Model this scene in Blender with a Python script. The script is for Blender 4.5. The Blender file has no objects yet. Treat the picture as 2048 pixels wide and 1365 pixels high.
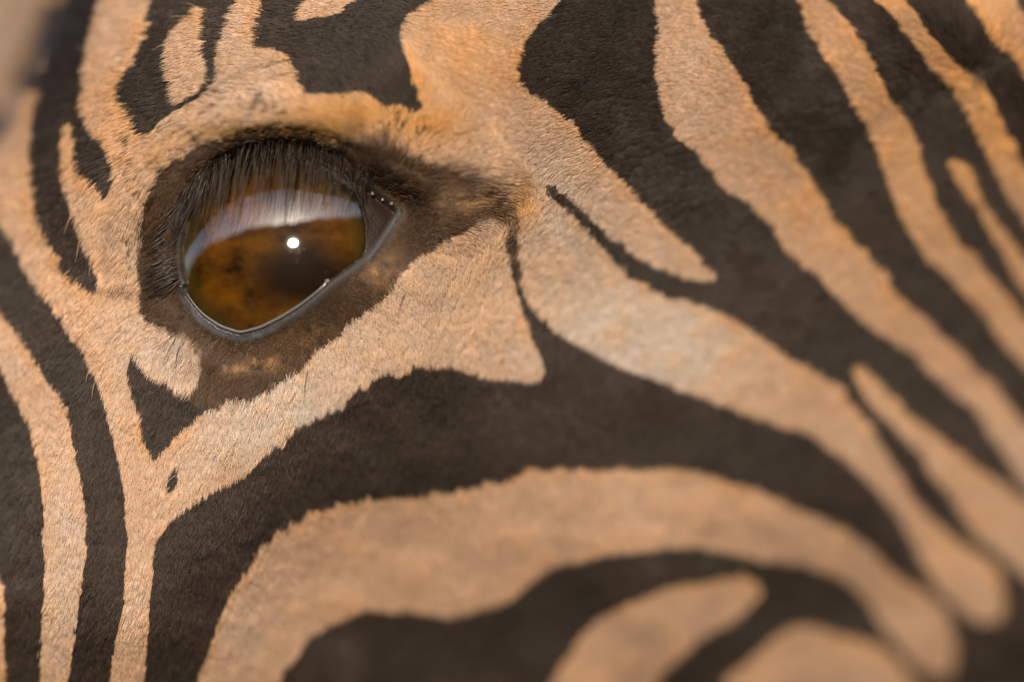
import bpy, math
import numpy as np

rng = np.random.default_rng(11)
scene = bpy.context.scene
S = 0.09e-3            # metres on the coat per trace unit
DIST = 2.0             # camera to the eye
EYE_Z = 1.35           # height of the head's middle above the ground
W0, H0 = 1024.0, 682.5

# ------------------------------------------------------------------ camera
cam_d = bpy.data.cameras.new('camera')
cam = bpy.data.objects.new('camera', cam_d)
scene.collection.objects.link(cam)
cam.location = (0, -DIST, EYE_Z)
cam.rotation_euler = (math.radians(90), 0, 0)
cam_d.sensor_width = 36
cam_d.lens = 36 * DIST / (2048 * S)
cam_d.clip_start = 0.05
cam_d.clip_end = 2000
cam_d.dof.use_dof = True
cam_d.dof.focus_distance = DIST + 0.002
cam_d.dof.aperture_fstop = 2.1
scene.camera = cam

# ------------------------------------------------------------------ sky and sun
SUN_AZ, SUN_EL = math.radians(-5), math.radians(22)   # to the right of the camera, above the horizon
sun_dir = np.array([math.sin(SUN_AZ) * math.cos(SUN_EL), -math.cos(SUN_AZ) * math.cos(SUN_EL), math.sin(SUN_EL)])
world = bpy.data.worlds.new('World')
scene.world = world
world.use_nodes = True
wn = world.node_tree.nodes
bg = wn['Background']
sky = wn.new('ShaderNodeTexSky')
sky.sky_type = 'NISHITA'
sky.sun_disc = False
sky.sun_elevation = SUN_EL
sky.sun_rotation = math.atan2(sun_dir[0], sun_dir[1])
sky.dust_density = 3.0
sky.air_density = 0.8
sky.ozone_density = 0.5
world.node_tree.links.new(sky.outputs['Color'], bg.inputs['Color'])
bg.inputs['Strength'].default_value = 0.15
sun_d = bpy.data.lights.new('sun', 'SUN')
sun_d.energy = 5.0
sun_d.angle = math.radians(0.9)
sun_d.color = (1.0, 0.82, 0.61)
sun = bpy.data.objects.new('sun', sun_d)
scene.collection.objects.link(sun)
from mathutils import Vector
sun.rotation_euler = Vector(sun_dir).to_track_quat('Z', 'Y').to_euler()
sun.location = (1.5, -6, 4)

scene.view_settings.view_transform = 'Standard'
scene.view_settings.look = 'None'
scene.view_settings.exposure = 0.0
scene.view_settings.gamma = 1.0
scene.render.engine = 'CYCLES'
scene.cycles.use_denoising = True
scene.cycles.max_bounces = 6
scene.cycles.transparent_max_bounces = 12
scene.cycles_curves.shape = 'RIBBONS'
scene.cycles_curves.subdivisions = 2


# ------------------------------------------------------------------ small helpers
def link(o, parent=None):
    scene.collection.objects.link(o)
    if parent is not None:
        o.parent = parent
    return o


def material(name):
    m = bpy.data.materials.new(name)
    m.use_nodes = True
    nt = m.node_tree
    return m, nt.nodes, nt.links, nt.nodes['Principled BSDF']


def P(s):
    v = np.array([float(t) for t in s.replace(',', ' ').split()])
    return v.reshape(-1, 2)


def smooth(a, b, x):
    t = np.clip((x - a) / (b - a), 0, 1)
    return t * t * (3 - 2 * t)


# rasters over the coat, trace units
RX0, RX1, RY0, RY1, RS = -800, 2720, -540, 2060, 2
gx = np.arange(RX0, RX1 + 1, RS, dtype=float)
gy = np.arange(RY0, RY1 + 1, RS, dtype=float)
GX, GY = np.meshgrid(gx, gy)


def inside(poly, X, Y):
    r = np.zeros(X.shape, bool)
    n = len(poly)
    for i in range(n):
        x0, y0 = poly[i]
        x1, y1 = poly[(i + 1) % n]
        if y0 == y1:
            continue
        c = (y0 > Y) != (y1 > Y)
        if not c.any():
            continue
        r ^= c & (X < (x1 - x0) * (Y - y0) / (y1 - y0) + x0)
    return r


def paint(mask, poly, val):
    x0, y0 = poly.min(0) - 4
    x1, y1 = poly.max(0) + 4
    i0, i1 = np.searchsorted(gx, [x0, x1])
    j0, j1 = np.searchsorted(gy, [y0, y1])
    sub = inside(poly, GX[j0:j1, i0:i1], GY[j0:j1, i0:i1])
    mask[j0:j1, i0:i1][sub] = val


def blur(a, sig):
    sig = sig / RS
    r = int(3 * sig + 1)
    k = np.exp(-0.5 * (np.arange(-r, r + 1) / sig) ** 2)
    k /= k.sum()
    for ax in (0, 1):
        p = np.pad(a, [(r, r) if i == ax else (0, 0) for i in (0, 1)], mode='edge')
        out = np.zeros_like(a)
        n = a.shape[ax]
        for i, w in enumerate(k):
            out += w * (p[i:i + n] if ax == 0 else p[:, i:i + n])
        a = out
    return a


def samp(a, x, y):
    fx = np.clip((x - RX0) / RS, 0, a.shape[1] - 1.001)
    fy = np.clip((y - RY0) / RS, 0, a.shape[0] - 1.001)
    i = fx.astype(int)
    j = fy.astype(int)
    u = fx - i
    v = fy - j
    return (a[j, i] * (1 - u) + a[j, i + 1] * u) * (1 - v) + (a[j + 1, i] * (1 - u) + a[j + 1, i + 1] * u) * v


def seg_dist(line, X, Y, closed=False):
    """distance to a polyline and the fraction along it"""
    best = np.full(X.shape, 1e9)
    frac = np.zeros(X.shape)
    n = len(line)
    m = n if closed else n - 1
    for i in range(m):
        a, b = line[i], line[(i + 1) % n]
        d = b - a
        t = np.clip(((X - a[0]) * d[0] + (Y - a[1]) * d[1]) / (d @ d), 0, 1)
        dd = np.hypot(X - a[0] - t * d[0], Y - a[1] - t * d[1])
        k = dd < best
        best = np.where(k, dd, best)
        frac = np.where(k, (i + t) / m, frac)
    return best, frac


# ------------------------------------------------------------------ coat map: the stripes, drawn on the coat's own map
dark = np.zeros(GX.shape)
brown = np.zeros(GX.shape)
# neck behind the head
paint(dark, P('150,-360 150,0 75,0 68,60 46,88 32,118 24,150 26,178 45,192 70,182 150,-20 210,-360'), 1)
paint(dark, P('62,104 74,96 84,106 80,135 68,152 56,142'), 0)
paint(dark, P('-420,420 -420,180 -80,235 0,226 22,232 8,262 -60,330'), 1)
# temple stripe and its side branch
paint(dark, P('''260,-360 225,-100 195,0 185,25 178,55 170,90 164,105 168,120 160,140 158,160 162,180 155,205 152,218 160,236
 165,250 175,265 185,280 200,290 210,300 213,320 221,341 220,360 217,385 212,404 204,395 198,385 185,380 175,370 165,358 150,341
 150,325 141,310 145,290 142,258 124,251 122,275 120,300 121,320 118,341 125,380 135,405 145,435 152,460 162,490 175,520 185,550
 196,575 194,592 170,580 145,565 125,545 115,525 100,500 90,475 75,450 68,420 62,380 60,341 55,300 57,270 60,230 65,195 60,165 90,90 120,0 150,-360'''), 1)
# stripe with the pale drop above the brow
paint(dark, P('''380,-360 330,-120 305,0 295,30 285,65 280,90 275,105 265,120 257,140 245,150 235,165 230,185 233,205 240,220 250,230 257,245 265,262
 278,272 292,275 305,262 320,245 340,228 360,218 385,203 400,190 413,175 423,162 430,150 430,130 430,110 437,80 443,60 450,35 460,15 470,0 520,-110 640,-360'''), 1)
paint(dark, P('''398,12 385,20 372,32 355,50 340,65 330,85 330,100 323,115 323,140 327,160 335,175 333,190 333,205 345,216 360,208 375,195
 395,182 410,170 412,155 412,140 405,120 400,105 398,90 400,70 402,50 400,30'''), 0)
# saddle-shaped blob over the eye
paint(dark, P('''620,-360 540,-60 522,0 515,30 505,60 503,80 506,98 540,100 555,105 572,112 580,125 590,140 592,155 597,170 597,186 610,190 640,187
 665,191 680,185 700,182 725,183 740,190 755,200 765,208 780,209 800,208 815,214 832,218 853,212 840,200 835,180 828,165 822,145 818,125
 805,105 800,85 800,60 805,42 820,25 840,12 862,0 930,-80 1000,-360'''), 1)
paint(dark, P('605,0 595,20 586,32 590,46 605,42 625,37 655,37 675,30 685,18 700,8 715,0 780,-90 860,-360 720,-360 640,-90'), 0)
# the broad stripe down the face, with its thin branch and the split at the end
paint(dark, P('''1250,-360 1170,-80 1117,0 1105,20 1090,35 1075,52 1060,72 1047,90 1040,110 1034,135 1034,160 1045,175 1060,190 1080,200 1100,215
 1120,232 1140,245 1155,260 1165,280 1185,295 1195,310 1205,327 1215,335 1225,345 1240,360 1260,380 1280,400 1300,425 1312,440 1330,455 1345,470
 1365,485 1385,505 1405,530 1420,545 1436,556 1430,563 1400,566 1370,560 1340,550 1310,537 1280,522 1260,508 1240,492 1215,478 1205,460 1180,440
 1165,425 1145,405 1130,395 1115,385 1090,372 1078,368 1085,376 1105,400 1120,415 1140,432 1150,445 1175,465 1185,480 1205,498 1215,515 1225,530
 1245,540 1255,558 1275,562 1290,565 1297,582 1325,588 1335,602 1355,600 1375,598 1390,612 1420,620 1445,630 1470,645 1495,660 1520,675 1536,690
 1555,700 1580,720 1610,735 1640,755 1665,765 1685,775 1690,790 1700,805 1715,825 1735,850 1755,885 1775,915 1800,950 1815,985 1835,1010
 1850,1030 1870,1048 1890,1064 1910,1082 1935,1098 1960,1110 1990,1140 2010,1170 2048,1230 2440,1500 2440,1420 2100,1195 2048,1158 2000,1112 1970,1090 1945,1065 1920,1030 1905,1005
 1890,980 1860,950 1840,915 1810,885 1790,860 1765,840 1735,810 1715,775 1702,745 1700,733 1725,735 1745,755 1770,780 1790,800 1815,830 1850,855
 1870,870 1900,895 1930,920 1965,945 1995,965 2025,985 2048,1000 2440,1260 2440,1220 2048,970 2025,945 2010,915 1995,890 1975,870 1965,845 1940,815
 1910,795 1885,770 1865,755 1845,735 1830,715 1805,700 1790,690 1760,670 1735,655 1705,630 1680,605 1655,580 1640,560 1620,545 1600,535 1580,515
 1560,490 1550,470 1540,455 1520,435 1495,410 1475,395 1450,385 1435,370 1425,350 1405,330 1390,305 1370,290 1350,275 1340,255 1325,235 1318,205
 1315,185 1310,160 1306,135 1310,115 1306,100 1310,75 1308,55 1312,40 1306,25 1310,0 1320,-360'''), 1)
paint(dark, P('''1350,-360 1380,-40 1390,0 1400,30 1412,55 1420,75 1440,90 1450,110 1465,130 1480,155 1495,180 1510,210 1525,235 1540,260 1555,280 1575,290 1590,315
 1605,341 1620,355 1635,385 1655,415 1665,440 1690,460 1705,485 1730,505 1750,530 1770,555 1790,590 1820,615 1850,640 1880,670 1900,690 1915,700 1935,725
 1960,755 1990,775 2010,805 2035,835 2048,850 2440,1130 2440,1010 2048,735 2015,705 1995,680 1975,650 1955,620 1930,595 1905,570 1880,545 1850,520 1835,490 1810,460
 1795,430 1785,400 1775,370 1762,341 1755,310 1742,280 1728,255 1715,230 1700,210 1695,190 1680,165 1665,140 1650,120 1640,105 1630,85 1612,65 1605,40 1600,15 1590,0 1530,-360'''), 1)
paint(dark, P('''1590,-360 1640,-40 1655,0 1670,15 1685,35 1705,55 1715,75 1730,95 1740,115 1752,140 1762,165 1775,190 1790,210 1805,230 1820,250 1830,270 1838,300
 1842,330 1860,365 1868,400 1885,435 1900,460 1920,490 1945,510 1970,545 2000,580 2025,605 2048,640 2440,960 2440,760 2048,450 2035,430 2015,400 2000,370 1985,345 1975,320
 1960,290 1945,260 1930,230 1915,205 1900,180 1880,155 1860,140 1845,115 1830,95 1815,75 1795,55 1785,35 1770,15 1745,0 1690,-360'''), 1)
paint(dark, P('''1890,330 1897,324 1915,320 1935,335 1950,360 1960,390 1975,420 1995,445 2010,470 2035,495 2048,515 2440,830 2440,890 2048,590 2030,560 2015,530 2005,505
 1985,480 1970,455 1955,430 1935,400 1910,365'''), 0)
paint(dark, P('''1740,-360 1790,-40 1808,0 1825,15 1840,40 1850,60 1870,80 1890,105 1910,125 1930,145 1950,160 1975,178 1985,195 1990,215 1998,240 2015,270 2030,300
 2040,325 2048,341 2440,690 2440,480 2048,150 2040,135 2030,115 2020,100 2005,95 1990,85 1975,60 1960,35 1950,15 1930,0 1840,-360'''), 1)
paint(dark, P('2020,-60 2042,18 2060,50 2440,330 2440,100 2120,-360 1960,-360'), 1)
# cheek stripes
paint(dark, P('''-420,180 -200,330 -60,410 0,455 15,475 25,495 38,520 50,545 60,565 75,585 90,600 105,625 120,640 130,660 140,682 150,690 162,705 170,725 180,745
 190,760 200,785 208,815 215,845 225,880 232,910 240,945 247,980 250,1010 250,1040 254,1070 252,1110 250,1150 245,1210 238,1250 230,1280 225,1320 218,1365 190,1720 80,1720
 135,1365 143,1320 150,1270 158,1220 165,1170 173,1110 174,1060 172,1024 168,990 160,950 150,910 145,870 138,840 125,810 110,785 90,760 75,735 60,710 45,690 30,668
 15,645 0,625 -60,560 -200,480 -420,360'''), 1)
paint(dark, P('''-420,520 -200,600 -40,690 0,740 10,755 20,785 30,805 40,825 55,850 62,875 68,900 75,930 82,960 86,1000 90,1040 86,1090 90,1150 86,1200 83,1260 80,1320 78,1365
 40,1720 -40,1720 12,1365 10,1300 10,1240 8,1180 0,1150 -20,1050 -60,950 -200,800 -420,700'''), 1)
# the heavy stripe under the eye, and everything low on the face where the stripes run together
paint(dark, P('''230,1720 288,1365 292,1320 295,1280 297,1240 300,1200 305,1150 308,1110 312,1085 320,1075 335,1055 350,1040 370,1025 385,1015 400,1005 420,992 440,982
 465,970 490,955 512,930 530,915 546,902 552,890 562,900 575,878 600,858 620,850 630,842 660,832 685,822 695,805 705,790 719,776 730,784 745,765 760,755 780,752
 795,762 805,752 825,745 841,733 848,742 860,745 890,740 920,745 950,755 990,765 1024,764 1060,770 1080,766 1090,742 1082,715 1070,690 1060,670 1050,640 1040,610
 1030,575 1023,545 1025,525 1032,560 1044,590 1055,610 1070,630 1090,650 1110,668 1130,680 1150,690 1180,705 1200,720 1225,732 1260,745 1290,755 1320,767 1350,780
 1380,790 1400,797 1430,810 1460,820 1490,830 1520,842 1536,847 1560,858 1600,865 1630,880 1655,900 1680,918 1700,935 1720,955 1745,975 1765,1000 1785,1025 1800,1045
 1815,1075 1830,1100 1845,1130 1860,1155 1880,1185 1905,1210 1935,1235 1960,1250 1985,1250 2000,1240 2007,1215 2005,1185 1998,1155 1985,1130 2010,1150 2048,1200
 2440,1450 2440,1720'''), 1)
paint(dark, P('''330,1720 395,1365 405,1330 418,1300 430,1260 445,1225 460,1190 480,1160 500,1135 512,1115 520,1098 540,1085 550,1070 575,1055 590,1046 600,1047
 610,1040 618,1018 628,1028 640,1023 655,1024 672,1012 690,1018 703,1006 715,1012 735,998 748,1008 760,1004 790,998 800,1004 820,999 860,997 870,990 895,990 930,985 945,978 960,982 970,968
 1000,967 1024,965 1045,948 1080,942 1100,948 1120,942 1140,946 1160,940 1200,946 1240,938 1280,946 1320,940 1360,943 1400,950 1440,962 1480,972 1510,980 1536,990 1570,1010 1610,1030
 1650,1045 1690,1065 1720,1080 1750,1110 1770,1130 1790,1150 1810,1165 1830,1172 1855,1187 1880,1212 1900,1247 1912,1290 1910,1328 1900,1352 1880,1354 1850,1345 1820,1325 1800,1300
 1775,1270 1755,1240 1735,1210 1710,1180 1680,1160 1650,1145 1610,1134 1570,1130 1536,1130 1500,1118 1450,1108 1400,1100 1350,1098 1310,1103 1260,1108 1210,1115
 1180,1125 1150,1130 1120,1135 1100,1145 1080,1160 1060,1170 1040,1190 1024,1200 1000,1215 980,1220 950,1225 930,1235 900,1240 870,1235 830,1230 790,1230
 755,1225 725,1225 710,1230 690,1243 660,1255 640,1270 620,1275 610,1295 600,1310 585,1330 570,1340 560,1365 440,1720'''), 0)
paint(dark, P('''960,1720 1105,1365 1115,1340 1140,1310 1165,1275 1190,1245 1220,1230 1250,1215 1280,1205 1310,1190 1340,1180 1370,1175 1410,1168 1450,1162 1490,1160 1510,1162
 1520,1175 1515,1195 1500,1215 1475,1240 1440,1260 1400,1285 1370,1310 1340,1335 1315,1365 1150,1720'''), 0)
paint(dark, P('''1330,1720 1450,1365 1470,1345 1500,1320 1530,1295 1560,1270 1590,1255 1610,1253 1640,1260 1680,1275 1720,1283 1750,1290 1780,1310 1800,1335 1825,1365 1950,1560 2000,1720'''), 0)
# little wedge under the eye and the brown skin round the socket
paint(dark, P('''262,720 275,735 290,752 310,768 330,775 350,790 365,800 387,814 400,818 418,818 400,832 390,845 365,865 345,885 330,905 311,927 300,915 290,895 283,870 280,850 272,820 262,795
 258,770 255,745'''), 1)
paint(brown, P('''290,398 280,450 275,500 272,560 278,610 285,645 320,662 350,674 375,692 398,708 405,728 394,755 386,785 374,806 395,838 430,817 450,809 490,811 512,799 540,786
 565,767 590,750 615,727 640,703 665,683 690,661 715,641 740,625 765,605 785,580 800,556 820,532 850,511 880,495 905,480 940,457 972,437 1000,442 1018,424
 1029,402 1016,376 995,360 975,350 950,340 925,326 890,318 850,322 824,304 800,290 792,268 782,240 776,214 768,214 764,236 757,252 748,262 740,285 712,290
 702,262 694,254 686,268 680,292 660,288 620,272 560,260 500,261 450,270 394,294 342,324 308,362'''), 1)
paint(brown, P('1018,415 1010,450 1012,500 1018,540 1030,580 1042,575 1036,520 1034,470 1036,430'), 1)
paint(dark, P('350,940 356,950 354,968 344,985 333,988 330,975 340,955'), 1)

# past the drawn map the stripes simply run on
for m_ in (dark, brown):
    i_, k_ = np.searchsorted(gx, [-418, 2438])
    j_, l_ = np.searchsorted(gy, [-358, 1718])
    m_[:, :i_] = m_[:, i_:i_ + 1]
    m_[:, k_:] = m_[:, k_ - 1:k_]
    m_[:j_] = m_[j_:j_ + 1]
    m_[l_:] = m_[l_ - 1:l_]
dark_s = blur(dark, 3)
brown_s = blur(brown, 9)
brown_w = blur(brown, 24)
near = blur(dark, 16)
far = blur(dark, 45)

# ------------------------------------------------------------------ relief of the head
CTRL = np.array([float(t) for t in '''
-420,300,-46 -420,900,-40 -420,1600,-46 0,400,-20 0,700,-13 0,1000,-9 0,1365,-14 150,200,-13 150,600,-6 200,1000,-2 250,1365,-8 300,100,-7 400,40,-5
600,100,1 800,100,4 1000,120,2 1000,350,3 1300,100,-5 1600,80,-10 1900,80,-11 2048,60,-14 2400,-100,-34 2400,300,-42 2048,400,-31 2048,800,-46 2048,1300,-66 1700,400,-21
1600,800,-28 1700,1200,-52 1300,500,-15 1200,800,-20 1300,1200,-36 1000,550,-8 900,700,-8 1000,1000,-22 900,1300,-36 700,900,-10 600,1200,-20 450,1100,-5 400,850,-1
300,720,-3 230,450,-3 300,270,2 450,190,4 620,180,4 760,240,5 900,320,4 850,480,3 720,680,-3 600,740,-3 480,760,-1 340,690,-4 310,600,-6 320,500,-5 1050,400,-4
2400,1700,-120 1200,1700,-66 500,1700,-40 2440,800,-66 1200,-300,-16 2000,-300,-30 600,-300,-24 200,-300,-36'''.replace(',', ' ').split()]).reshape(-1, 3)


def tps_k(r2):
    return 0.5 * r2 * np.log(np.maximum(r2, 1e-12))


n = len(CTRL)
cx, cy = CTRL[:, 0] / 1000, CTRL[:, 1] / 1000
K = tps_k((cx[:, None] - cx) ** 2 + (cy[:, None] - cy) ** 2) + np.eye(n) * 0.004
Q = np.stack([np.ones(n), cx, cy], 1)
A = np.block([[K, Q], [Q.T, np.zeros((3, 3))]])
sol = np.linalg.solve(A, np.concatenate([CTRL[:, 2], np.zeros(3)]))
height = sol[n] + sol[n + 1] * GX / 1000 + sol[n + 2] * GY / 1000
for i in range(n):
    height += sol[i] * tps_k((GX / 1000 - cx[i]) ** 2 + (GY / 1000 - cy[i]) ** 2)

# the eyeball
EC = np.array([606.0, 563.0])
ER = 400.0
EH = 2.5 - ER * 0.09            # depth of its centre, mm toward the camera


def ball_h(x, y, r=ER):
    q = np.minimum(((x - EC[0]) ** 2 + (y - EC[1]) ** 2) / r ** 2, 0.86)
    return EH + r * 0.09 * np.sqrt(1 - q)


OPEN = P('''376,592 366,540 366,490 376,435 405,385 445,346 500,320 560,310 620,316 670,338 705,372 722,408 731,450 731,485 726,510 702,531 677,550 655,566 632,588 602,612
 562,637 522,657 480,668 440,655 405,630 386,608''')
LOWER = P('366,575 372,592 386,610 405,632 440,657 480,670 522,659 563,639 603,614 633,590 657,568 679,552 704,533 730,511 750,490 770,462 790,428')
UPPER = P('372,570 364,540 364,490 374,433 403,382 443,343 500,317 560,306 622,312 675,334 712,366 745,390 790,426')
# only the neighbourhood of the eye needs these
i0, i1 = np.searchsorted(gx, [60, 1160])
j0, j1 = np.searchsorted(gy, [60, 980])
sl = (slice(j0, j1), slice(i0, i1))
X, Y = GX[sl], GY[sl]
d_open, _ = seg_dist(OPEN, X, Y, True)
ins = inside(OPEN, X, Y)
d_low, f_low = seg_dist(LOWER, X, Y)
d_up, f_up = seg_dist(UPPER, X, Y)
LID = inside(np.concatenate([UPPER, LOWER[::-1]]), X, Y)      # opening together with the pink corner
hm = np.maximum(ball_h(X, Y) + 0.7, -6.0)
h = height[sl].copy()
d_lid = np.where(LID, 0, np.minimum(d_low, d_up))
upness = smooth(-25, 25, d_low - d_up)
wide = 95.0 - 25.0 * upness
h = hm + (h - hm) * smooth(0, 1, d_lid / wide) ** 0.8
# rounded lid edges
h += 0.22 * np.exp(-((d_low - 11) / 9) ** 2) * ~LID
h += 0.8 * np.exp(-((d_up - 10) / 9) ** 2) * ~LID
# brow ridge, the fold beneath it, and the fold below the eye
ridge, _ = seg_dist(P('240,560 246,480 262,400 290,330 350,272 430,232 520,215 620,222 700,240'), X, Y)
h += 2.3 * np.exp(-(ridge / 34) ** 2)
valley, _ = seg_dist(P('200,540 208,440 232,345 292,272 365,222 440,190 520,172 610,172'), X, Y)
h -= 1.1 * np.exp(-(valley / 20) ** 2)
fold, _ = seg_dist(P('286,500 300,420 330,350 390,300 460,272 540,262 620,270 690,292 760,320 830,350'), X, Y)
h -= 0.6 * np.exp(-(fold / 13) ** 2)
h += 1.3 * np.exp(-((d_up - 32) / 16) ** 2) * ~LID * upness * smooth(800, 700, X)
fold2, _ = seg_dist(P('340,676 400,716 470,738 550,742'), X, Y)
h -= 0.4 * np.exp(-(fold2 / 12) ** 2)
fold3, _ = seg_dist(P('300,640 330,648 360,640'), X, Y)
h -= 0.5 * np.exp(-(fold3 / 8) ** 2)
bump, _ = seg_dist(P('330,700 380,720'), X, Y)
h += 1.0 * np.exp(-(bump / 30) ** 2)
crease, _ = seg_dist(P('395,200 420,182 470,160 530,138 590,122'), X, Y)
h -= 0.5 * np.exp(-(crease / 6) ** 2)
crease, _ = seg_dist(P('410,205 460,195 520,190 580,200'), X, Y)
h -= 0.4 * np.exp(-(crease / 7) ** 2)
# tear duct corner: a low wet lump with a pale ridge
lump, _ = seg_dist(P('748,420 772,440 752,480 738,510'), X, Y)
h += np.where(LID & ~ins, -0.5 + 0.4 * np.exp(-(lump / 16) ** 2), 0)
rimline, _ = seg_dist(P('796,424 786,446 768,474 752,498 740,516'), X, Y)
h += 0.35 * np.exp(-(rimline / 6) ** 2)
# inside the opening the skin turns in behind the ball
h = np.where(ins, h - np.minimum(d_open / 10.0 * 5.0, 12), h)
edge = smooth(0, 120, np.minimum(np.minimum(X - 60, 1160 - X), np.minimum(Y - 60, 980 - Y)))
height[sl] = height[sl] * (1 - edge) + h * edge

# small swellings everywhere, veins and muscle under the skin
def noise2(scale, seed):
    r = np.random.default_rng(seed)
    nx, ny = int((RX1 - RX0) / scale) + 4, int((RY1 - RY0) / scale) + 4
    g = r.standard_normal((ny, nx))
    fx, fy = (GX - RX0) / scale, (GY - RY0) / scale
    i, j = fx.astype(int), fy.astype(int)
    u, v = fx - i, fy - j
    u, v = u * u * (3 - 2 * u), v * v * (3 - 2 * v)
    return (g[j, i] * (1 - u) + g[j, i + 1] * u) * (1 - v) + (g[j + 1, i] * (1 - u) + g[j + 1, i + 1] * u) * v


N60, N25, N12, N7 = noise2(60, 1), noise2(25, 2), noise2(12, 3), noise2(7, 8)
N160 = noise2(160, 4)
height += 0.7 * N160 + 0.16 * N60

# back edge of the cheek: the surface turns away and the neck lies well behind it
EDGE = P('-800,960 -420,640 -200,480 -60,372 0,290 30,240 55,200 75,160 105,90 125,45 142,-20 170,-150 230,-360 290,-540')
dk, _ = seg_dist(EDGE, GX, GY)
leftside = inside(np.concatenate([EDGE, P('-1400,-540 -1400,960')]), GX, GY)
near_edge = np.clip(1 - dk / 90, 0, 1)
height -= np.where(leftside, 0, 14 * near_edge ** 2.2)
height = np.where(leftside, height - 14 - 30 * smooth(0, 22, dk) - 0.05 * dk, height)
EDGE2 = P('-800,850 -420,540 -200,400 -60,290 -20,240 -4,215 4,185 6,150 18,116 36,86 54,58 66,0 90,-80 160,-360 220,-540')
dk2, _ = seg_dist(EDGE2, GX, GY)
behind = inside(np.concatenate([EDGE2, P('-1400,-540 -1400,850')]), GX, GY)
height -= np.where(behind, 10 + 110 * smooth(0, 18, dk2), 10 * np.clip(1 - dk2 / 40, 0, 1) ** 2 * leftside)
# beyond the picture the head rounds off
ox = np.maximum(np.maximum(-380 - GX, GX - 2300), 0)
oy = np.maximum(np.maximum(-240 - GY, GY - 1660), 0)
height -= 0.0011 * (ox ** 2 + oy ** 2)
GHX = np.gradient(height, RS, axis=1)
GHY = np.gradient(height, RS, axis=0)


def place(x, y, hmm):
    """coat map (x, y) and relief in mm -> point in space"""
    k = (DIST - hmm * 1e-3) / DIST
    return np.stack([(x - W0) * S * k, -hmm * 1e-3, EYE_Z + (H0 - y) * S * k], -1)


# ------------------------------------------------------------------ coat colours
def gauss(x, y, cx_, cy_, rx, ry):
    return np.exp(-((x - cx_) / rx) ** 2 - ((y - cy_) / ry) ** 2)


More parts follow.
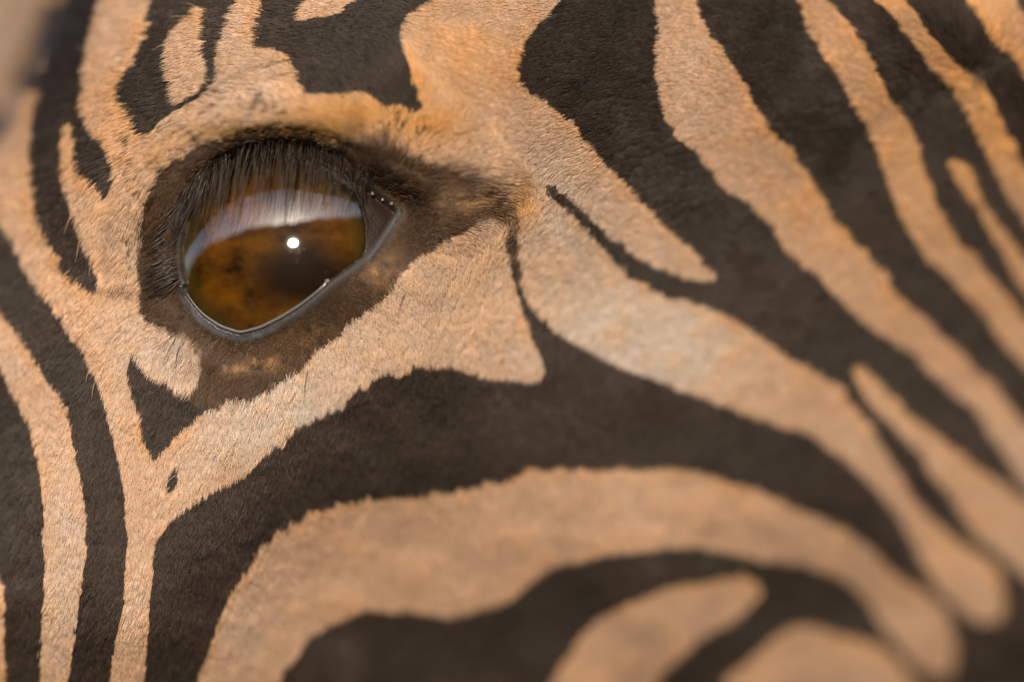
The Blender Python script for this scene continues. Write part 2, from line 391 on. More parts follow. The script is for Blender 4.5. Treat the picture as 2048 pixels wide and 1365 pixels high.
def coat_colour(x, y, mx, my, r, r2):
    """x, y root; mx, my point that decides dark or pale; r, r2 random numbers per hair"""
    dk_ = samp(dark_s, mx, my)
    soft = np.clip(gauss(x, y, 800, 270, 150, 70) + gauss(x, y, 960, 380, 110, 90) + gauss(x, y, 370, 690, 90, 40) + 0.8 * gauss(x, y, 560, 262, 160, 30), 0, 1)
    bw = samp(brown_s, mx, my) * (1 - soft) + samp(brown_w, mx, my) * soft
    nr = samp(near, x, y)
    fr = samp(far, x, y)
    n1 = samp(N25, x, y)
    n2 = samp(N60, x, y)
    n3 = samp(N160, x, y)
    pale = np.array([0.655, 0.458, 0.332])
    white = np.array([0.62, 0.545, 0.50])
    orange = np.array([0.70, 0.40, 0.175])
    c = pale[None] * np.ones((len(x), 1))
    w = np.clip(0.28 + 0.7 * gauss(x, y, 1250, 640, 260, 170) + 0.7 * gauss(x, y, 620, 830, 190, 90) + 0.2 * n3 + 0.15 * n2 - 0.6 * fr, 0, 1)[:, None] * (0.5 + r2[:, None])
    c = c * (1 - w) + white * w
    tan = (0.8 * smooth(800, 1050, y) * smooth(300, 650, x))[:, None]  # dimmer light on the lower face, put into the coat as darker tan
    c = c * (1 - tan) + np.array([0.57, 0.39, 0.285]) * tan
    rt = (0.6 * smooth(1350, 1650, x) * smooth(1050, 550, y))[:, None]  # right side painted darker, for its turning away from the sun
    c = c * (1 - rt) + np.array([0.54, 0.345, 0.22]) * rt
    o = 0.32 * smooth(0.1, 0.55, nr) + 0.11 * np.clip(n1, -1, 1.5) + 0.12 * n2
    o += 0.75 * gauss(x, y, 690, 235, 130, 45) + 0.45 * gauss(x, y, 870, 265, 90, 45)
    o += 0.45 * smooth(1380, 1700, x) * smooth(900, 200, y)
    o += 0.45 * gauss(x, y, 1965, 190, 70, 120) + 0.5 * gauss(x, y, 1040, 400, 45, 60)
    o += 0.25 * gauss(x, y, 980, 620, 120, 150) + 0.75 * gauss(x, y, 930, 130, 140, 150) + 0.2 * gauss(x, y, 200, 450, 150, 200) + 0.3 * gauss(x, y, 200, 200, 90, 180)
    o = np.clip(o, 0, 1)[:, None]
    c = c * (1 - o) + orange * o
    gd = np.clip(0.85 * gauss(x, y, 690, 228, 110, 40) + 0.6 * gauss(x, y, 850, 255, 70, 40) + 0.5 * gauss(x, y, 1040, 400, 30, 50), 0, 1)[:, None]
    c = c * (1 - gd) + np.array([0.60, 0.315, 0.105]) * gd
    # yellow hair on the fold of the upper lid
    yl = np.clip(0.9 * gauss(x, y, 520, 262, 150, 16) + 0.35 * gauss(x, y, 320, 330, 40, 50) * smooth(-1, 1, n1) + 0.7 * gauss(x, y, 640, 275, 60, 20), 0, 1)[:, None]
    c = c * (1 - yl) + np.array([0.50, 0.30, 0.085]) * yl
    # dark flecks on the brow
    fl = 0.85 * gauss(x, y, 490, 212, 95, 26) + 0.6 * gauss(x, y, 400, 255, 90, 28) + 0.2 * gauss(x, y, 330, 310, 40, 60) + 0.4 * gauss(x, y, 800, 262, 60, 22) + 0.55 * gauss(x, y, 770, 265, 40, 30)
    fl += 0.4 * gauss(x, y, 268, 400, 24, 120) + 0.5 * gauss(x, y, 430, 690, 70, 20) + 0.35 * gauss(x, y, 900, 300, 60, 24)
    fleck = (fl > 0.1) & ((samp(N7, x, y) * 0.75 + r * 0.8 - 0.4) > 1.0 - 0.75 * fl)
    c *= ((0.82 + 0.30 * r) * (1 + 0.05 * np.clip(n2, -1.5, 1.5) + 0.04 * np.clip(n1, -1.5, 1.5)))[:, None]
    bc = np.array([0.072, 0.043, 0.026]) * (0.7 + 0.9 * r2)[:, None]
    # brownish bare skin and lighter patches round the socket
    tuft = 0.75 * gauss(x, y, 530, 722, 32, 16) + 0.6 * gauss(x, y, 470, 735, 26, 14) + 0.2 * gauss(x, y, 600, 690, 60, 24) + 0.75 * gauss(x, y, 940, 400, 60, 28) + 0.25 * gauss(x, y, 620, 660, 50, 20) + 0.4 * gauss(x, y, 760, 545, 50, 40)
    tn = np.clip(tuft * (0.5 + 0.5 * samp(N12, x, y) + 0.3 * r), 0, 0.85)[:, None]
    bc = bc * (1 - tn) + np.array([0.46, 0.28, 0.15]) * tn
    dc = np.array([0.045, 0.034, 0.029]) * (0.55 + 0.9 * r2 + 0.12 * n2)[:, None]
    dc[:, 0] *= 1 + 0.06 * np.clip(n3, -1, 1)
    bj = bw + 0.30 * (r - 0.5) + 0.10 * np.clip(samp(N12, mx, my), -1.5, 1.5)
    bm = np.where(fleck, 0.85, smooth(0.5 - 0.08 - 0.25 * soft, 0.5 + 0.08 + 0.25 * soft, bj))[:, None]
    c = c * (1 - bm) + bc * bm
    c = np.where((dk_ > 0.44)[:, None], dc, c)
    return np.clip(c, 0.004, 0.9), dk_, bw


# ------------------------------------------------------------------ zebra: body
zebra = bpy.data.objects.new('zebra', None)
link(zebra)
zebra.location = (0, 0, 0)
zebra['label'] = 'zebra head with dark brown and tan stripes and a glossy amber eye'
zebra['category'] = 'zebra'


def axis(lo, hi, bands):
    out = [lo]
    while out[-1] < hi:
        v = out[-1]
        st = 14
        for a, b, s_ in bands:
            if a <= v < b:
                st = s_
        out.append(v + st)
    return np.array(out[:-1] + [hi])


ax = axis(RX0, RX1, [(-60, 2110, 5), (230, 860, 2.5)])
ay = axis(RY0, RY1, [(-60, 1430, 5), (200, 780, 2.5)])
AX, AY = np.meshgrid(ax, ay)
vx, vy = AX.ravel(), AY.ravel()
vh = samp(height, vx, vy)
co = place(vx, vy, vh)
nx, ny = len(ax), len(ay)
idx = np.arange(nx * ny).reshape(ny, nx)
quads = np.stack([idx[:-1, :-1], idx[1:, :-1], idx[1:, 1:], idx[:-1, 1:]], -1).reshape(-1, 4)
gone = samp(np.where(behind, dk2, 0.0), vx, vy) > 24
quads = quads[~gone[quads].all(1)]
border = np.concatenate([idx[0, :], idx[1:, -1], idx[-1, -2::-1], idx[-2:0:-1, 0]])
back = co[border].copy()
back[:, 1] += 0.09
back[:, 0] *= 0.92
back[:, 2] = EYE_Z + (back[:, 2] - EYE_Z) * 0.92
nb = len(border)
bidx = np.arange(nb) + nx * ny
keepb = ~gone[border]
wall = np.stack([border, np.roll(border, -1), np.roll(bidx, -1), bidx], -1)[keepb & np.roll(keepb, -1)]
quads = np.concatenate([quads, wall])
cen = nx * ny + nb
verts = np.concatenate([co, back, [[0, back[:, 1].mean() + 0.03, EYE_Z]]])
tris = np.stack([bidx, np.roll(bidx, -1), np.full(nb, cen)], -1)


def make_mesh(name, verts, quads, tris=None, smooth_=True):
    m = bpy.data.meshes.new(name)
    nt_ = 0 if tris is None else len(tris)
    m.vertices.add(len(verts))
    m.vertices.foreach_set('co', np.asarray(verts, np.float32).ravel())
    loops = quads.ravel() if nt_ == 0 else np.concatenate([quads.ravel(), tris.ravel()])
    m.loops.add(len(loops))
    m.loops.foreach_set('vertex_index', loops.astype(np.int32))
    starts = np.concatenate([np.arange(len(quads)) * 4, len(quads) * 4 + np.arange(nt_) * 3])
    m.polygons.add(len(starts))
    m.polygons.foreach_set('loop_start', starts.astype(np.int32))
    m.polygons.foreach_set('use_smooth', np.full(len(starts), smooth_))
    m.update(calc_edges=True)
    m.validate()
    return m


body_m = make_mesh('head', verts, quads)
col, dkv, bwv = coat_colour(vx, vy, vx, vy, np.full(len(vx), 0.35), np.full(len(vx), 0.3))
col *= 0.62
# bare skin of the lid edges and tear duct
vl, _ = seg_dist(LOWER, vx, vy)
vu, _ = seg_dist(UPPER, vx, vy)
vlid = inside(np.concatenate([UPPER, LOWER[::-1]]), vx, vy)
vopen = inside(OPEN, vx, vy)
bare = np.where(vlid, 1.0, np.maximum(smooth(24, 12, vl), smooth(20, 10, vu)))
skin = np.array([0.055, 0.058, 0.068])
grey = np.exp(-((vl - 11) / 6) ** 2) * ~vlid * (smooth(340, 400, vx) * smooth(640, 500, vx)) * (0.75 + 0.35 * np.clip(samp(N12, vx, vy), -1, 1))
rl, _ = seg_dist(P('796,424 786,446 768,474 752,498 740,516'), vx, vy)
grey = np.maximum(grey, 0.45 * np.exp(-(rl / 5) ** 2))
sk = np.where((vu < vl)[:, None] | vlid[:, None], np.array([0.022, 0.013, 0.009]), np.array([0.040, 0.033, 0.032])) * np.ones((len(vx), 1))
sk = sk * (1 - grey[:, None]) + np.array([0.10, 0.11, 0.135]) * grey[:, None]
col = col * (1 - bare[:, None]) + sk * bare[:, None]
wet = np.where(vlid, 0.55, np.maximum((0.25 + 0.75 * smooth(640, 500, vx)) * smooth(24, 8, vl), 0.4 * smooth(14, 4, vu)))
wet *= 0.35 + 0.65 * smooth(350, 400, vx)
allc = np.ones((len(verts), 4), np.float32)
allc[:len(vx), :3] = col
allc[len(vx):, :3] = 0.1
a = body_m.color_attributes.new('coat', 'FLOAT_COLOR', 'POINT')
a.data.foreach_set('color', allc.ravel())
a = body_m.attributes.new('wet', 'FLOAT', 'POINT')
ww = np.zeros(len(verts), np.float32)
ww[:len(vx)] = wet
a.data.foreach_set('value', ww)
m, nd, lk, bs = material('skin')
at = nd.new('ShaderNodeAttribute'); at.attribute_name = 'coat'
aw = nd.new('ShaderNodeAttribute'); aw.attribute_name = 'wet'
lk.new(at.outputs['Color'], bs.inputs['Base Color'])
mr = nd.new('ShaderNodeMapRange')
mr.inputs['To Min'].default_value = 0.75
mr.inputs['To Max'].default_value = 0.36
lk.new(aw.outputs['Fac'], mr.inputs['Value'])
lk.new(mr.outputs['Result'], bs.inputs['Roughness'])
nz = nd.new('ShaderNodeTexNoise'); nz.inputs['Scale'].default_value = 900
bp = nd.new('ShaderNodeBump'); bp.inputs['Strength'].default_value = 0.35; bp.inputs['Distance'].default_value = 0.0004
lk.new(nz.outputs['Fac'], bp.inputs['Height'])
lk.new(bp.outputs['Normal'], bs.inputs['Normal'])
body_m.materials.append(m)
body = bpy.data.objects.new('head', body_m)
link(body, zebra)

# ------------------------------------------------------------------ hair
DIRS = np.array([float(t) for t in '''
100,100,-1,.35 300,100,-1,.35 600,60,-1,.2 1000,100,-1,.12 1400,150,-1,.05 1700,150,-1,-.1 1850,110,-1,-.1 1900,40,-.5,-.9 1985,30,.1,-1 2044,90,.9,-.5
1925,230,-.9,.5 2000,420,-.8,.6 1990,230,-.2,1 2048,180,.9,.4 100,300,-.75,.7 180,480,-.5,.9 60,600,-.35,1 230,560,-.25,1 100,1000,-.05,1 250,1250,-.2,1 400,1000,-.15,1
400,1250,-.05,1 700,900,-.1,1 700,1150,-.05,1 1000,1000,-.1,1 1000,700,-.35,.9 1200,600,-.7,.75 1300,400,-.85,.5 1100,250,-1,.3 1600,700,-.7,.7
1800,1000,-.6,.8 1400,1200,-.2,1 270,420,-.35,.9 330,290,-.8,.55 450,230,-1,.15 560,200,-.9,-.2 680,230,-.5,-.4 800,260,.2,-.6 900,345,1,-.25 970,380,1,-.1
850,430,.9,-.15 760,560,.5,.8 620,690,.2,1 480,750,-.15,1 340,700,-.3,1 300,600,-.5,.9 880,560,.0,1 1060,480,-.5,.8'''.replace(',', ' ').split()]).reshape(-1, 4)
DIRS[:, 2:] /= np.linalg.norm(DIRS[:, 2:], axis=1)[:, None]


def direction(x, y):
    wx = np.zeros(len(x)); wy = np.zeros(len(x))
    for px, py, dx, dy in DIRS:
        w = 1.0 / ((x - px) ** 2 + (y - py) ** 2 + 900) ** 1.5
        wx += w * dx; wy += w * dy
    ln = np.hypot(wx, wy) + 1e-12
    return wx / ln, wy / ln


# direction and colours vary slowly, so the field is kept on a coarse raster
dgx, dgy = np.meshgrid(np.arange(RX0, RX1 + 16, 16), np.arange(RY0, RY1 + 16, 16))
fx_, fy_ = direction(dgx.ravel().astype(float), dgy.ravel().astype(float))
FX, FY = fx_.reshape(dgx.shape), fy_.reshape(dgx.shape)


def samp16(a, x, y):
    fx = np.clip((x - RX0) / 16, 0, a.shape[1] - 1.001); fy = np.clip((y - RY0) / 16, 0, a.shape[0] - 1.001)
    i = fx.astype(int); j = fy.astype(int); u = fx - i; v = fy - j
    return (a[j, i] * (1 - u) + a[j, i + 1] * u) * (1 - v) + (a[j + 1, i] * (1 - u) + a[j + 1, i + 1] * u) * v


def frame_at(x, y):
    hh = samp(height, x, y)
    p = place(x, y, hh)
    k = (DIST - hh * 1e-3) / DIST * S
    tu = np.stack([k, -samp(GHX, x, y) * 1e-3, np.zeros_like(k)], -1)
    tv = np.stack([np.zeros_like(k), -samp(GHY, x, y) * 1e-3, -k], -1)
    nrm = np.cross(tu, tv)
    nrm /= np.linalg.norm(nrm, axis=1)[:, None]
    nrm *= np.where(nrm[:, 1:2] > 0, -1, 1)
    return p, tu, tv, nrm


def add_hair(name, pts, radius, colour, mat, parent, label=None):
    """pts (n, k, 3), radius (n, k), colour (n, 3)"""
    n_, k_ = pts.shape[:2]
    hc = bpy.data.hair_curves.new(name)
    hc.add_curves([k_] * n_)
    hc.attributes['position'].data.foreach_set('vector', np.ascontiguousarray(pts, np.float32).ravel())
    ra = hc.attributes.get('radius') or hc.attributes.new('radius', 'FLOAT', 'POINT')
    ra.data.foreach_set('value', np.ascontiguousarray(radius, np.float32).ravel())
    ca = hc.attributes.new('hair_colour', 'FLOAT_COLOR', 'CURVE')
    c4 = np.ones((n_, 4), np.float32)
    c4[:, :3] = colour
    ca.data.foreach_set('color', c4.ravel())
    hc.materials.append(mat)
    o = bpy.data.objects.new(name, hc)
    link(o, parent)
    o['kind'] = 'stuff'
    return o


def hair_material(name, rough, spec):
    m, nd, lk, bs = material(name)
    at = nd.new('ShaderNodeAttribute'); at.attribute_name = 'hair_colour'
    lk.new(at.outputs['Color'], bs.inputs['Base Color'])
    bs.inputs['Roughness'].default_value = rough
    bs.inputs['Specular IOR Level'].default_value = spec
    return m


fur_mat = hair_material('fur', 0.5, 0.42)

NH = 1220000
x = rng.uniform(-420, 2380, NH)
y = rng.uniform(-280, 1720, NH)
inside_pic = (x > -40) & (x < 2090) & (y > -40) & (y < 1405)
keep = inside_pic | (rng.random(NH) < 0.3)
x, y = x[keep], y[keep]
# bare round the eye and behind the cheek's edge
dl, _ = seg_dist(LOWER, x, y)
du, _ = seg_dist(UPPER, x, y)
il = inside(np.concatenate([UPPER, LOWER[::-1]]), x, y)
ed, _ = seg_dist(EDGE, x, y)
isleft = inside(np.concatenate([EDGE, P('-1400,-540 -1400,960')]), x, y)
keep = ~il & (dl > 8 + 13 * rng.random(len(x))) & (du > 12 + 8 * rng.random(len(x))) & ~(isleft & (ed < 24)) & ~(samp(np.where(behind, 1.0, 0.0), x, y) > 0.2)
keep &= ~((np.hypot((x - 343) / 0.6, y - 964) < 24) & (rng.random(len(x)) < 0.8))
x, y, dl, du = x[keep], y[keep], dl[keep], du[keep]
n_h = len(x)
# locks: hairs lean together in small bunches
CL = 17.0
jit = np.random.default_rng(5).random((230, 230, 3))
best = np.full(n_h, 1e9); mx = np.zeros(n_h); my = np.zeros(n_h); lockr = np.zeros(n_h)
bi = np.floor((x + 500) / CL).astype(int); bj = np.floor((y + 500) / CL).astype(int)
for di in (-1, 0, 1):
    for dj in (-1, 0, 1):
        a_ = jit[(bi + di) % 230, (bj + dj) % 230]
        px = (bi + di + a_[:, 0]) * CL - 500; py = (bj + dj + a_[:, 1]) * CL - 500
        d = (px - x) ** 2 + (py - y) ** 2
        k = d < best
        best = np.where(k, d, best); mx = np.where(k, px, mx); my = np.where(k, py, my); lockr = np.where(k, a_[:, 2], lockr)
r1, r2, r3, r4 = rng.random((4, n_h))
dx, dy = samp16(FX, x, y), samp16(FY, x, y)
turn = 0.10 * samp(N25, x, y) + 0.10 * samp(N60, x, y) + 0.22 * (lockr - 0.5) + 0.35 * (r3 - 0.5)
dx, dy = dx * np.cos(turn) - dy * np.sin(turn), dx * np.sin(turn) + dy * np.cos(turn)
eye_d = np.minimum(dl, du)
L = 1.65 - 0.3 * smooth(450, 900, x) + 0.6 * smooth(900, 200, y) * smooth(900, 300, x) + 0.9 * smooth(1750, 1950, x) * smooth(350, 120, y)
L *= 0.35 + 0.65 * smooth(15, 150, eye_d)
L += 2.6 * gauss(x, y, 900, 355, 90, 40) + 0.7 * gauss(x, y, 430, 690, 60, 40)
L *= (0.6 + 0.7 * r1) * (0.85 + 0.3 * lockr) * (1 + 0.10 * samp(N25, x, y))
p0, tu, tv, nrm = frame_at(x, y)
T = tu * dx[:, None] + tv * dy[:, None]
T /= np.linalg.norm(T, axis=1)[:, None]
Lm = (L * 1e-3)[:, None]
pull_x, pull_y = (mx - x), (my - y)
pull = tu * pull_x[:, None] + tv * pull_y[:, None]
lift = (0.20 + 0.22 * r4 + 0.06 * np.clip(samp(N25, x, y), -1, 1.5))[:, None]
lift = lift + (0.25 * gauss(x, y, 1960, 110, 120, 110))[:, None]
pts = np.empty((n_h, 4, 3))
for i, t in enumerate((0.0, 0.34, 0.68, 1.0)):
    pts[:, i] = p0 + T * Lm * t * (1 - 0.12 * lift) + nrm * Lm * lift * (t - 0.42 * t * t) + pull * (0.26 * t ** 1.3)
pts[:, 0] -= nrm * 0.0001
mixf = 0.34
vx_ = x + dx * L / 0.09 * 0.72
vy_ = y + dy * L / 0.09 * 0.72
lx_ = mx + dx * L / 0.09 * 0.72
ly_ = my + dy * L / 0.09 * 0.72
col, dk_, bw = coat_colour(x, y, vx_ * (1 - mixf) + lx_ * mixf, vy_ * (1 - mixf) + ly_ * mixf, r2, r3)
col *= (0.93 + 0.12 * lockr)[:, None]
rad = np.array([0.050, 0.046, 0.034, 0.008]) * 1e-3
rad = rad[None] * (0.75 + 0.5 * r1)[:, None] * (1 + 0.5 * (1 - smooth(20, 120, eye_d)) * 0)[:, None]
coat = add_hair('fur', pts, rad, col, fur_mat, zebra)
coat['label'] = 'short striped coat of tan and dark brown hair'


def bezier(a, b, c, k=7):
    t = np.linspace(0, 1, k)[None, :, None]
    return a[:, None] * (1 - t) ** 2 + 2 * b[:, None] * t * (1 - t) + c[:, None] * t * t


# eyelashes: rooted along the edge of the upper lid, arching forward and hanging down
LR = P('376,560 366,520 364,480 372,440 396,392 440,348 495,322 545,312 600,314 650,326 695,352 735,382')
LT = P('212,675 202,615 220,562 258,522 340,505 398,490 470,462 540,442 596,436 648,430 700,418 752,408')
n_l = 780
t = np.clip(rng.beta(0.95, 1.2, n_l), 0, 0.999) * (len(LR) - 1)
i = t.astype(int); f = (t - i)[:, None]
rx = LR[i] * (1 - f) + LR[i + 1] * f
tx = LT[i] * (1 - f) + LT[i + 1] * f
up = np.stack([rx[:, 0] - EC[0], rx[:, 1] - EC[1]], 1)
up /= np.linalg.norm(up, axis=1)[:, None]
rx = rx + up * rng.uniform(0, 34, n_l)[:, None]
short = np.where(np.arange(n_l) % 5 < 3, rng.uniform(0.55, 1.15, n_l), rng.uniform(0.25, 0.6, n_l))
tx = rx + (tx - rx) * short[:, None] + rng.normal(0, 1, (n_l, 2)) * np.array([15, 10]) + np.array([-10, 0])
lock = np.floor(t * 4.0).astype(int)
for q_ in np.unique(lock):
    w_ = lock == q_
    tgt = tx[w_].mean(0) + rng.normal(0, 14, 2)
    tx[w_] += (tgt - tx[w_]) * np.array([0.55, 0.15])
rh = samp(height, rx[:, 0], rx[:, 1])
th = ball_h(tx[:, 0], tx[:, 1]) + rng.uniform(1.5, 6.0, n_l) + 3.5 * smooth(420, 300, tx[:, 0])
mid = rx + (tx - rx) * 0.42 + up * rng.uniform(2, 16, n_l)[:, None] + rng.normal(0, 7, (n_l, 2))
mh = np.maximum(rh, th) + rng.uniform(1.0, 3.2, n_l)
lash = bezier(place(rx[:, 0], rx[:, 1], rh), place(mid[:, 0], mid[:, 1], mh), place(tx[:, 0], tx[:, 1], th), 8)
lr = np.linspace(1, 0.15, 8)[None] * (0.046 * (0.7 + 0.6 * rng.random(n_l)))[:, None] * 1e-3
lc = np.array([0.050, 0.036, 0.030]) * (0.5 + 1.1 * rng.random((n_l, 1)))
lash_mat = hair_material('lash_hair', 0.34, 0.6)
o = add_hair('eyelashes', lash, lr, lc, lash_mat, zebra)
o['label'] = 'long dark lashes hanging over the amber eye'

# long feelers and stray pale hairs
def strand_set(name, rows, colour, r_mm, mat):
    a_, b_, c_ = [], [], []
    for (x0, y0, x1, y1, bow, out) in rows:
        h0 = samp(height, np.array([x0]), np.array([y0]))[0]
        h1 = samp(height, np.array([x1]), np.array([y1]))[0] + out
        mxx, myy = (x0 + x1) / 2 - (y1 - y0) * bow, (y0 + y1) / 2 + (x1 - x0) * bow
        a_.append(place(x0, y0, h0)); b_.append(place(mxx, myy, max(h0, h1) + out * 0.4)); c_.append(place(x1, y1, h1))
    q = bezier(np.array(a_), np.array(b_), np.array(c_), 8)
    rr = np.linspace(1, 0.2, 8)[None] * r_mm * 1e-3 * np.ones((len(rows), 1))
    return add_hair(name, q, rr, np.tile(colour, (len(rows), 1)), mat, zebra)


strand_set('feelers', [(592, 118, 448, 156, .08, 1.5), (585, 128, 400, 200, -.05, 1.5), (600, 142, 500, 168, .06, 1), (352, 676, 326, 735, .1, 2), (345, 672, 300, 700, -.1, 2),
                       (360, 690, 345, 760, .05, 2), (812, 585, 795, 635, .1, 1.5), (618, 735, 608, 800, .08, 1.5), (905, 270, 985, 235, .1, 2), (330, 655, 300, 640, .1, 1.5)],
           np.array([0.02, 0.018, 0.02]), 0.07, lash_mat)
stray = [(372, 35, 338, 34, .1, 1.5), (398, 18, 372, 6, .1, 1.5), (330, 88, 305, 100, .05, 1.2), (170, 98, 150, 96, .1, 1.2), (145, 430, 128, 470, .1, 1.5), (158, 480, 150, 525, -.05, 1.5),
         (186, 520, 178, 552, .1, 1.5), (180, 740, 172, 765, .15, 1.5), (190, 765, 184, 795, .1, 1.5), (270, 1265, 245, 1290, .15, 1), (355, 950, 330, 975, .2, 1), (352, 968, 356, 990, .1, 1),
         (262, 1240, 285, 1270, -.2, 1), (80, 1300, 74, 1320, .1, 1)]
strand_set('stray_hairs', stray, np.array([0.62, 0.45, 0.28]), 0.06, fur_mat)


# ------------------------------------------------------------------ eye
def cap(name, radius_mm, centre, ang, nu=96, nv=40, bulge=0.0):
    """front cap of a ball facing the camera"""
    cpos = place(centre[0], centre[1], EH)
    th_ = np.linspace(0, ang, nv + 1)[1:]
    ph = np.linspace(0, 2 * math.pi, nu, endpoint=False)
    TH, PH = np.meshgrid(th_, ph, indexing='ij')
    R_ = radius_mm * 1e-3 * (1 + bulge * np.exp(-(TH / 0.75) ** 4))
    v = np.stack([R_ * np.sin(TH) * np.cos(PH), -R_ * np.cos(TH), R_ * np.sin(TH) * np.sin(PH)], -1).reshape(-1, 3)
    v = np.concatenate([v, [[0, -radius_mm * 1e-3 * (1 + bulge), 0]]])
    # behind the lids the ball turns in under the skin
    px_, py_ = centre[0] + v[:, 0] / S, centre[1] - v[:, 2] / S
    do_, _ = seg_dist(OPEN, px_, py_, True)
    do_ = np.where(inside(OPEN, px_, py_), 0, do_)
    v[:, 1] += np.maximum(do_ - 10, 0) * 0.25e-3
    ii = np.arange(nu * nv).reshape(nv, nu)
    q = np.stack([ii[:-1], np.roll(ii[:-1], -1, 1), np.roll(ii[1:], -1, 1), ii[1:]], -1).reshape(-1, 4)
    tr = np.stack([ii[0], np.full(nu, nu * nv), np.roll(ii[0], -1)], -1)
    mm = make_mesh(name, v, q, tr)
    return mm, cpos, v


ball_m, bpos, bv = cap('eyeball', ER * 0.09 - 0.7, EC, 0.9)
m, nd, lk, bs = material('iris')
tc = nd.new('ShaderNodeTexCoord')
mp = nd.new('ShaderNodeMapping'); mp.inputs['Scale'].default_value = (110, 110, 150)
lk.new(tc.outputs['Object'], mp.inputs['Vector'])
nz = nd.new('ShaderNodeTexNoise'); nz.inputs['Scale'].default_value = 1.4; nz.inputs['Detail'].default_value = 6; nz.inputs['Roughness'].default_value = 0.6
lk.new(mp.outputs['Vector'], nz.inputs['Vector'])
rp = nd.new('ShaderNodeValToRGB')
rp.color_ramp.elements[0].position = 0.34; rp.color_ramp.elements[0].color = (0.030, 0.012, 0.001, 1)
rp.color_ramp.elements[1].position = 0.68; rp.color_ramp.elements[1].color = (0.23, 0.090, 0.004, 1)
lk.new(nz.outputs['Fac'], rp.inputs['Fac'])
sx = nd.new('ShaderNodeSeparateXYZ'); lk.new(tc.outputs['Object'], sx.inputs['Vector'])


def mth(op, a_, b_=None):
    q = nd.new('ShaderNodeMath'); q.operation = op
    for i_, v_ in enumerate((a_, b_)):
        if v_ is None:
            continue
        if isinstance(v_, (int, float)):
            q.inputs[i_].default_value = v_
        else:
            lk.new(v_, q.inputs[i_])
    return q.outputs[0]


def ellipse(cx_, cz_, rx_, rz_):
    ex = mth('DIVIDE', mth('SUBTRACT', sx.outputs['X'], cx_), rx_)
    ez = mth('DIVIDE', mth('SUBTRACT', sx.outputs['Z'], cz_), rz_)
    return mth('SQRT', mth('ADD', mth('MULTIPLY', ex, ex), mth('MULTIPLY', ez, ez)))


def mixc(fac, c1, c2):
    q = nd.new('ShaderNodeMix'); q.data_type = 'RGBA'
    lk.new(fac, q.inputs['Factor'])
    for s_, v_ in ((q.inputs['A'], c1), (q.inputs['B'], c2)):
        if isinstance(v_, tuple):
            s_.default_value = v_
        else:
            lk.new(v_, s_)
    return q.outputs['Result']


def rng_map(v_, a_, b_):
    q = nd.new('ShaderNodeMapRange'); q.interpolation_type = 'SMOOTHSTEP'
    q.inputs['From Min'].default_value = a_; q.inputs['From Max'].default_value = b_
    lk.new(v_, q.inputs['Value'])
    return q.outputs['Result']


pupil = rng_map(ellipse(0.0008, 0.0007, 0.0112, 0.0062), 0.35, 1.35)
c1 = mixc(pupil, (0.016, 0.006, 0.001, 1), rp.outputs['Color'])
limb = rng_map(ellipse(-0.0045, 0.0045, 0.0178, 0.0180), 0.90, 1.0)
olive = rng_map(ellipse(-0.0045, 0.0045, 0.0178, 0.0180), 0.72, 0.93)
c2 = mixc(olive, c1, (0.070, 0.046, 0.005, 1))
c3 = mixc(limb, c2, (0.016, 0.010, 0.007, 1))
lk.new(c3, bs.inputs['Base Color'])
bs.inputs['Roughness'].default_value = 0.5
bs.inputs['Specular IOR Level'].default_value = 0.1
ball_m.materials.append(m)
eyeball = bpy.data.objects.new('eyeball', ball_m)
eyeball.location = bpos
link(eyeball, zebra)
eyeball['label'] = 'amber brown eyeball with a wide dark pupil'

corn_m, cpos, cv = cap('cornea', ER * 0.09, EC, 0.87, 160, 80)
m, nd, lk, bs = material('cornea')
nd.remove(bs)
tr = nd.new('ShaderNodeBsdfTransparent')
gl = nd.new('ShaderNodeBsdfGlossy'); gl.inputs['Roughness'].default_value = 0.015
gl2 = nd.new('ShaderNodeBsdfGlossy'); gl2.inputs['Roughness'].default_value = 0.07
gm = nd.new('ShaderNodeMixShader'); gm.inputs['Fac'].default_value = 0.04
lk.new(gl.outputs[0], gm.inputs[1]); lk.new(gl2.outputs[0], gm.inputs[2])
fr = nd.new('ShaderNodeFresnel')
ge = nd.new('ShaderNodeNewGeometry')
io = nd.new('ShaderNodeMath'); io.operation = 'MULTIPLY_ADD'
io.inputs[1].default_value = 1 / 3.5 - 3.5; io.inputs[2].default_value = 3.5
lk.new(ge.outputs['Backfacing'], io.inputs[0]); lk.new(io.outputs[0], fr.inputs['IOR'])
mx_ = nd.new('ShaderNodeMixShader')
lk.new(fr.outputs[0], mx_.inputs['Fac'])
lk.new(tr.outputs[0], mx_.inputs[1]); lk.new(gm.outputs[0], mx_.inputs[2])
lk.new(mx_.outputs[0], nd['Material Output'].inputs['Surface'])
corn_m.materials.append(m)
cornea = bpy.data.objects.new('cornea', corn_m)
link(cornea, eyeball)
cornea['label'] = 'clear wet cornea mirroring pale sky and dark bushes'


# tear film lying along the lower lid, and drops on the lid edges and cornea
def tube(name, line, radius, k=8):
    n_ = len(line)
    tg = np.gradient(line, axis=0); tg /= np.linalg.norm(tg, axis=1)[:, None]
    u_ = np.cross(tg, [0, 1, 0]); u_ /= np.linalg.norm(u_, axis=1)[:, None]
    w_ = np.cross(tg, u_)
    an = np.linspace(0, 2 * math.pi, k, endpoint=False)
    v = line[:, None] + radius[:, None, None] * (u_[:, None] * np.cos(an)[None, :, None] + w_[:, None] * np.sin(an)[None, :, None])
    ii = np.arange(n_ * k).reshape(n_, k)
    q = np.stack([ii[:-1], np.roll(ii[:-1], -1, 1), np.roll(ii[1:], -1, 1), ii[1:]], -1).reshape(-1, 4)
    return make_mesh(name, v.reshape(-1, 3), q)


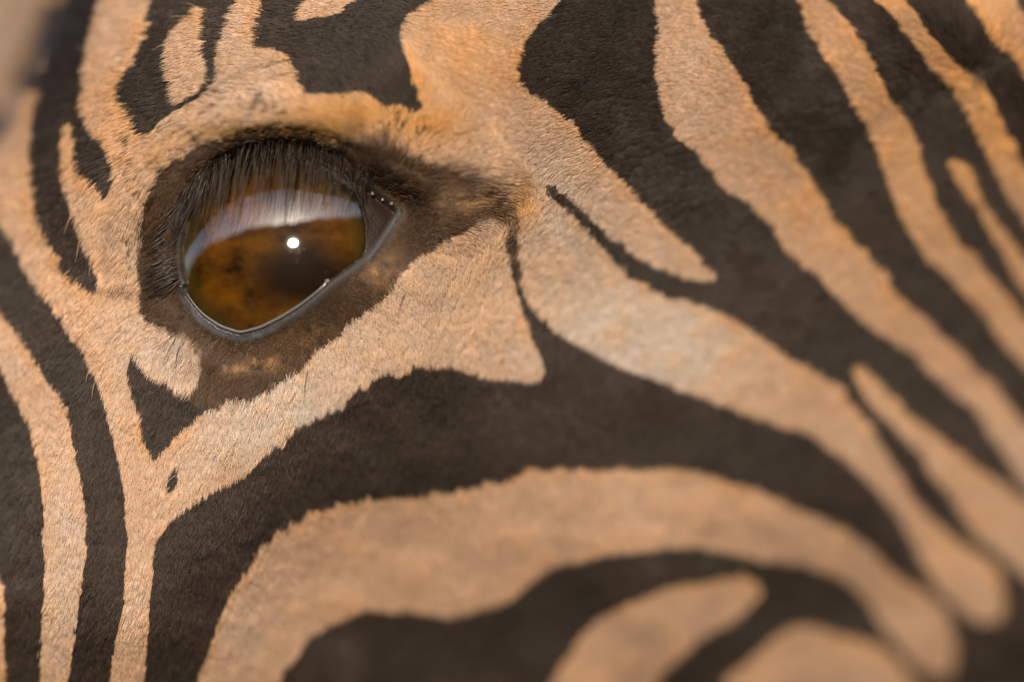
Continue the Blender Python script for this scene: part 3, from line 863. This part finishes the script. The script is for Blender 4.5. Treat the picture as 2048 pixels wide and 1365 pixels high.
def resample(line, n_):
    d = np.concatenate([[0], np.cumsum(np.hypot(*np.diff(line, axis=0).T))])
    s_ = np.linspace(0, d[-1], n_)
    out = np.stack([np.interp(s_, d, line[:, 0]), np.interp(s_, d, line[:, 1])], 1)
    for _ in range(3):
        out[1:-1] = (out[:-2] + 2 * out[1:-1] + out[2:]) / 4
    return out


m, nd, lk, bs = material('tear_water')
bs.inputs['Base Color'].default_value = (0.16, 0.17, 0.19, 1)
bs.inputs['Roughness'].default_value = 0.14
bs.inputs['IOR'].default_value = 1.9
tear_mat = m
tl = resample(P('374,588 388,609 407,630 441,653 480,666 521,655 561,635 601,610 630,587 652,567'), 60)
tp = place(tl[:, 0], tl[:, 1], ball_h(tl[:, 0], tl[:, 1]) + 0.28)
tm = tube('tear_line', tp, 0.26e-3 * np.sin(np.linspace(0.25, math.pi - 0.15, 60)) ** 0.5)
tm.materials.append(tear_mat)
o = bpy.data.objects.new('tear_line', tm)
link(o, zebra)
drop = None
for px, py, r_ in ((655, 563, 0.42), (745, 388, 0.40), (765, 400, 0.32), (783, 408, 0.36), (690, 352, 0.22), (362, 573, 0.22), (608, 499, 0.14)):  # last drop added on the cornea for a second small glint
    if r_ == 0:
        continue
    if drop is None:
        th_ = np.linspace(0, math.pi, 9)[1:-1]; ph = np.linspace(0, 2 * math.pi, 12, endpoint=False)
        TH, PH = np.meshgrid(th_, ph, indexing='ij')
        v = np.stack([np.sin(TH) * np.cos(PH), np.sin(TH) * np.sin(PH), np.cos(TH)], -1).reshape(-1, 3)
        v = np.concatenate([v, [[0, 0, 1], [0, 0, -1]]])
        ii = np.arange(84).reshape(7, 12)
        q = np.stack([ii[:-1], ii[1:], np.roll(ii[1:], -1, 1), np.roll(ii[:-1], -1, 1)], -1).reshape(-1, 4)
        t3 = np.concatenate([np.stack([ii[0], np.roll(ii[0], -1), np.full(12, 84)], -1), np.stack([np.roll(ii[-1], -1), ii[-1], np.full(12, 85)], -1)])
        drop = make_mesh('tear_drop', v, q, t3)
        drop.materials.append(tear_mat)
    o = bpy.data.objects.new('tear_drop', drop)
    hh = max(samp(height, np.array([px]), np.array([py]))[0], ball_h(px, py))
    o.location = place(px, py, hh + r_ * 0.5)
    o.scale = (r_ * 1e-3,) * 3
    link(o, zebra)

# ------------------------------------------------------------------ the ground and the bushes the eye mirrors
def sheet(name, xs, ys, zf):
    UX, UY = np.meshgrid(xs, ys)
    gi = np.arange(UX.size).reshape(UX.shape)
    return make_mesh(name, np.stack([UX, UY, zf(UX, UY)], -1).reshape(-1, 3), np.stack([gi[:-1, :-1], gi[:-1, 1:], gi[1:, 1:], gi[1:, :-1]], -1).reshape(-1, 4))


def earth(name, c_a, c_b, scale):
    m, nd, lk, bs = material(name)
    nz = nd.new('ShaderNodeTexNoise'); nz.inputs['Scale'].default_value = scale; nz.inputs['Detail'].default_value = 8
    rp = nd.new('ShaderNodeValToRGB')
    rp.color_ramp.elements[0].color = c_a; rp.color_ramp.elements[1].color = c_b
    tc = nd.new('ShaderNodeTexCoord'); lk.new(tc.outputs['Object'], nz.inputs['Vector'])
    lk.new(nz.outputs['Fac'], rp.inputs['Fac']); lk.new(rp.outputs['Color'], bs.inputs['Base Color'])
    bs.inputs['Roughness'].default_value = 0.95
    return m


gm_ = sheet('ground', np.linspace(-300, 300, 31), np.linspace(-300, 300, 31), lambda u, v: 0 * u)
gm_.materials.append(earth('dark_earth', (0.07, 0.042, 0.02, 1), (0.13, 0.08, 0.04, 1), 1.5))
ground = bpy.data.objects.new('ground', gm_)
link(ground)
ground['kind'] = 'structure'
ground['label'] = 'dark bare earth mirrored low in the eye'
hm_ = sheet('hill', np.linspace(-290, 290, 59), np.concatenate([np.linspace(26, 110, 43), np.linspace(120, 290, 12)]),
            lambda u, v: 14 * smooth(26, 95, v) + 0.3 * np.sin(u * 0.11) * smooth(28, 45, v) - 0.02)
hm_.materials.append(earth('dry_grass', (0.22, 0.145, 0.085, 1), (0.36, 0.24, 0.14, 1), 0.6))
hill = bpy.data.objects.new('hill', hm_)
link(hill)
hill['kind'] = 'structure'
hill['label'] = 'tan slope of dry grass far behind the zebra'

brng = np.random.default_rng(3)
NB = 80000
az = brng.uniform(math.radians(-70), math.radians(132), NB)
topdeg = np.interp(np.degrees(az), [-70, -67, -60, -48, -33, -5, 16, 41, 90, 132], [1, 9, 17, 23, 29, 34, 36, 36, 34, 30])
topdeg = topdeg + 0.5 * np.sin(az * 9) + 0.4 * np.sin(az * 31 + 1) + brng.normal(0, 0.5, NB)
rr = brng.uniform(7.0, 9.5, NB)
top = EYE_Z + np.tan(np.radians(np.maximum(topdeg, 1))) * rr
zz = top * brng.random(NB) ** 0.9
cpt = np.stack([np.sin(az) * rr, -np.cos(az) * rr, zz], -1)
# a break in the leaves lets the low sun through to the head
head = np.array([0, 0, EYE_Z])
rel = cpt - head
along = rel @ sun_dir
off = np.linalg.norm(rel - along[:, None] * sun_dir, axis=1)
cpt = cpt[off > 0.24 + 0.14 * brng.random(len(cpt))]
NB = len(cpt)
e1 = brng.standard_normal((NB, 3)); e1 /= np.linalg.norm(e1, axis=1)[:, None]
e2 = np.cross(e1, brng.standard_normal((NB, 3))); e2 /= np.linalg.norm(e2, axis=1)[:, None]
sz = brng.uniform(0.12, 0.26, NB)[:, None]
v = np.stack([cpt - e1 * sz, cpt + e2 * sz * 0.5, cpt + e1 * sz, cpt - e2 * sz * 0.5], 1).reshape(-1, 3)
bm_ = make_mesh('thicket', v, np.arange(NB * 4).reshape(-1, 4), None, False)
m, nd, lk, bs = material('bush_leaves')
bs.inputs['Base Color'].default_value = (0.034, 0.029, 0.008, 1)
bs.inputs['Roughness'].default_value = 0.7
bm_.materials.append(m)
thicket = bpy.data.objects.new('thicket', bm_)
link(thicket)
thicket['kind'] = 'stuff'
thicket['label'] = 'dark bushes behind the viewer, mirrored in the eye'
thicket['category'] = 'bushes'
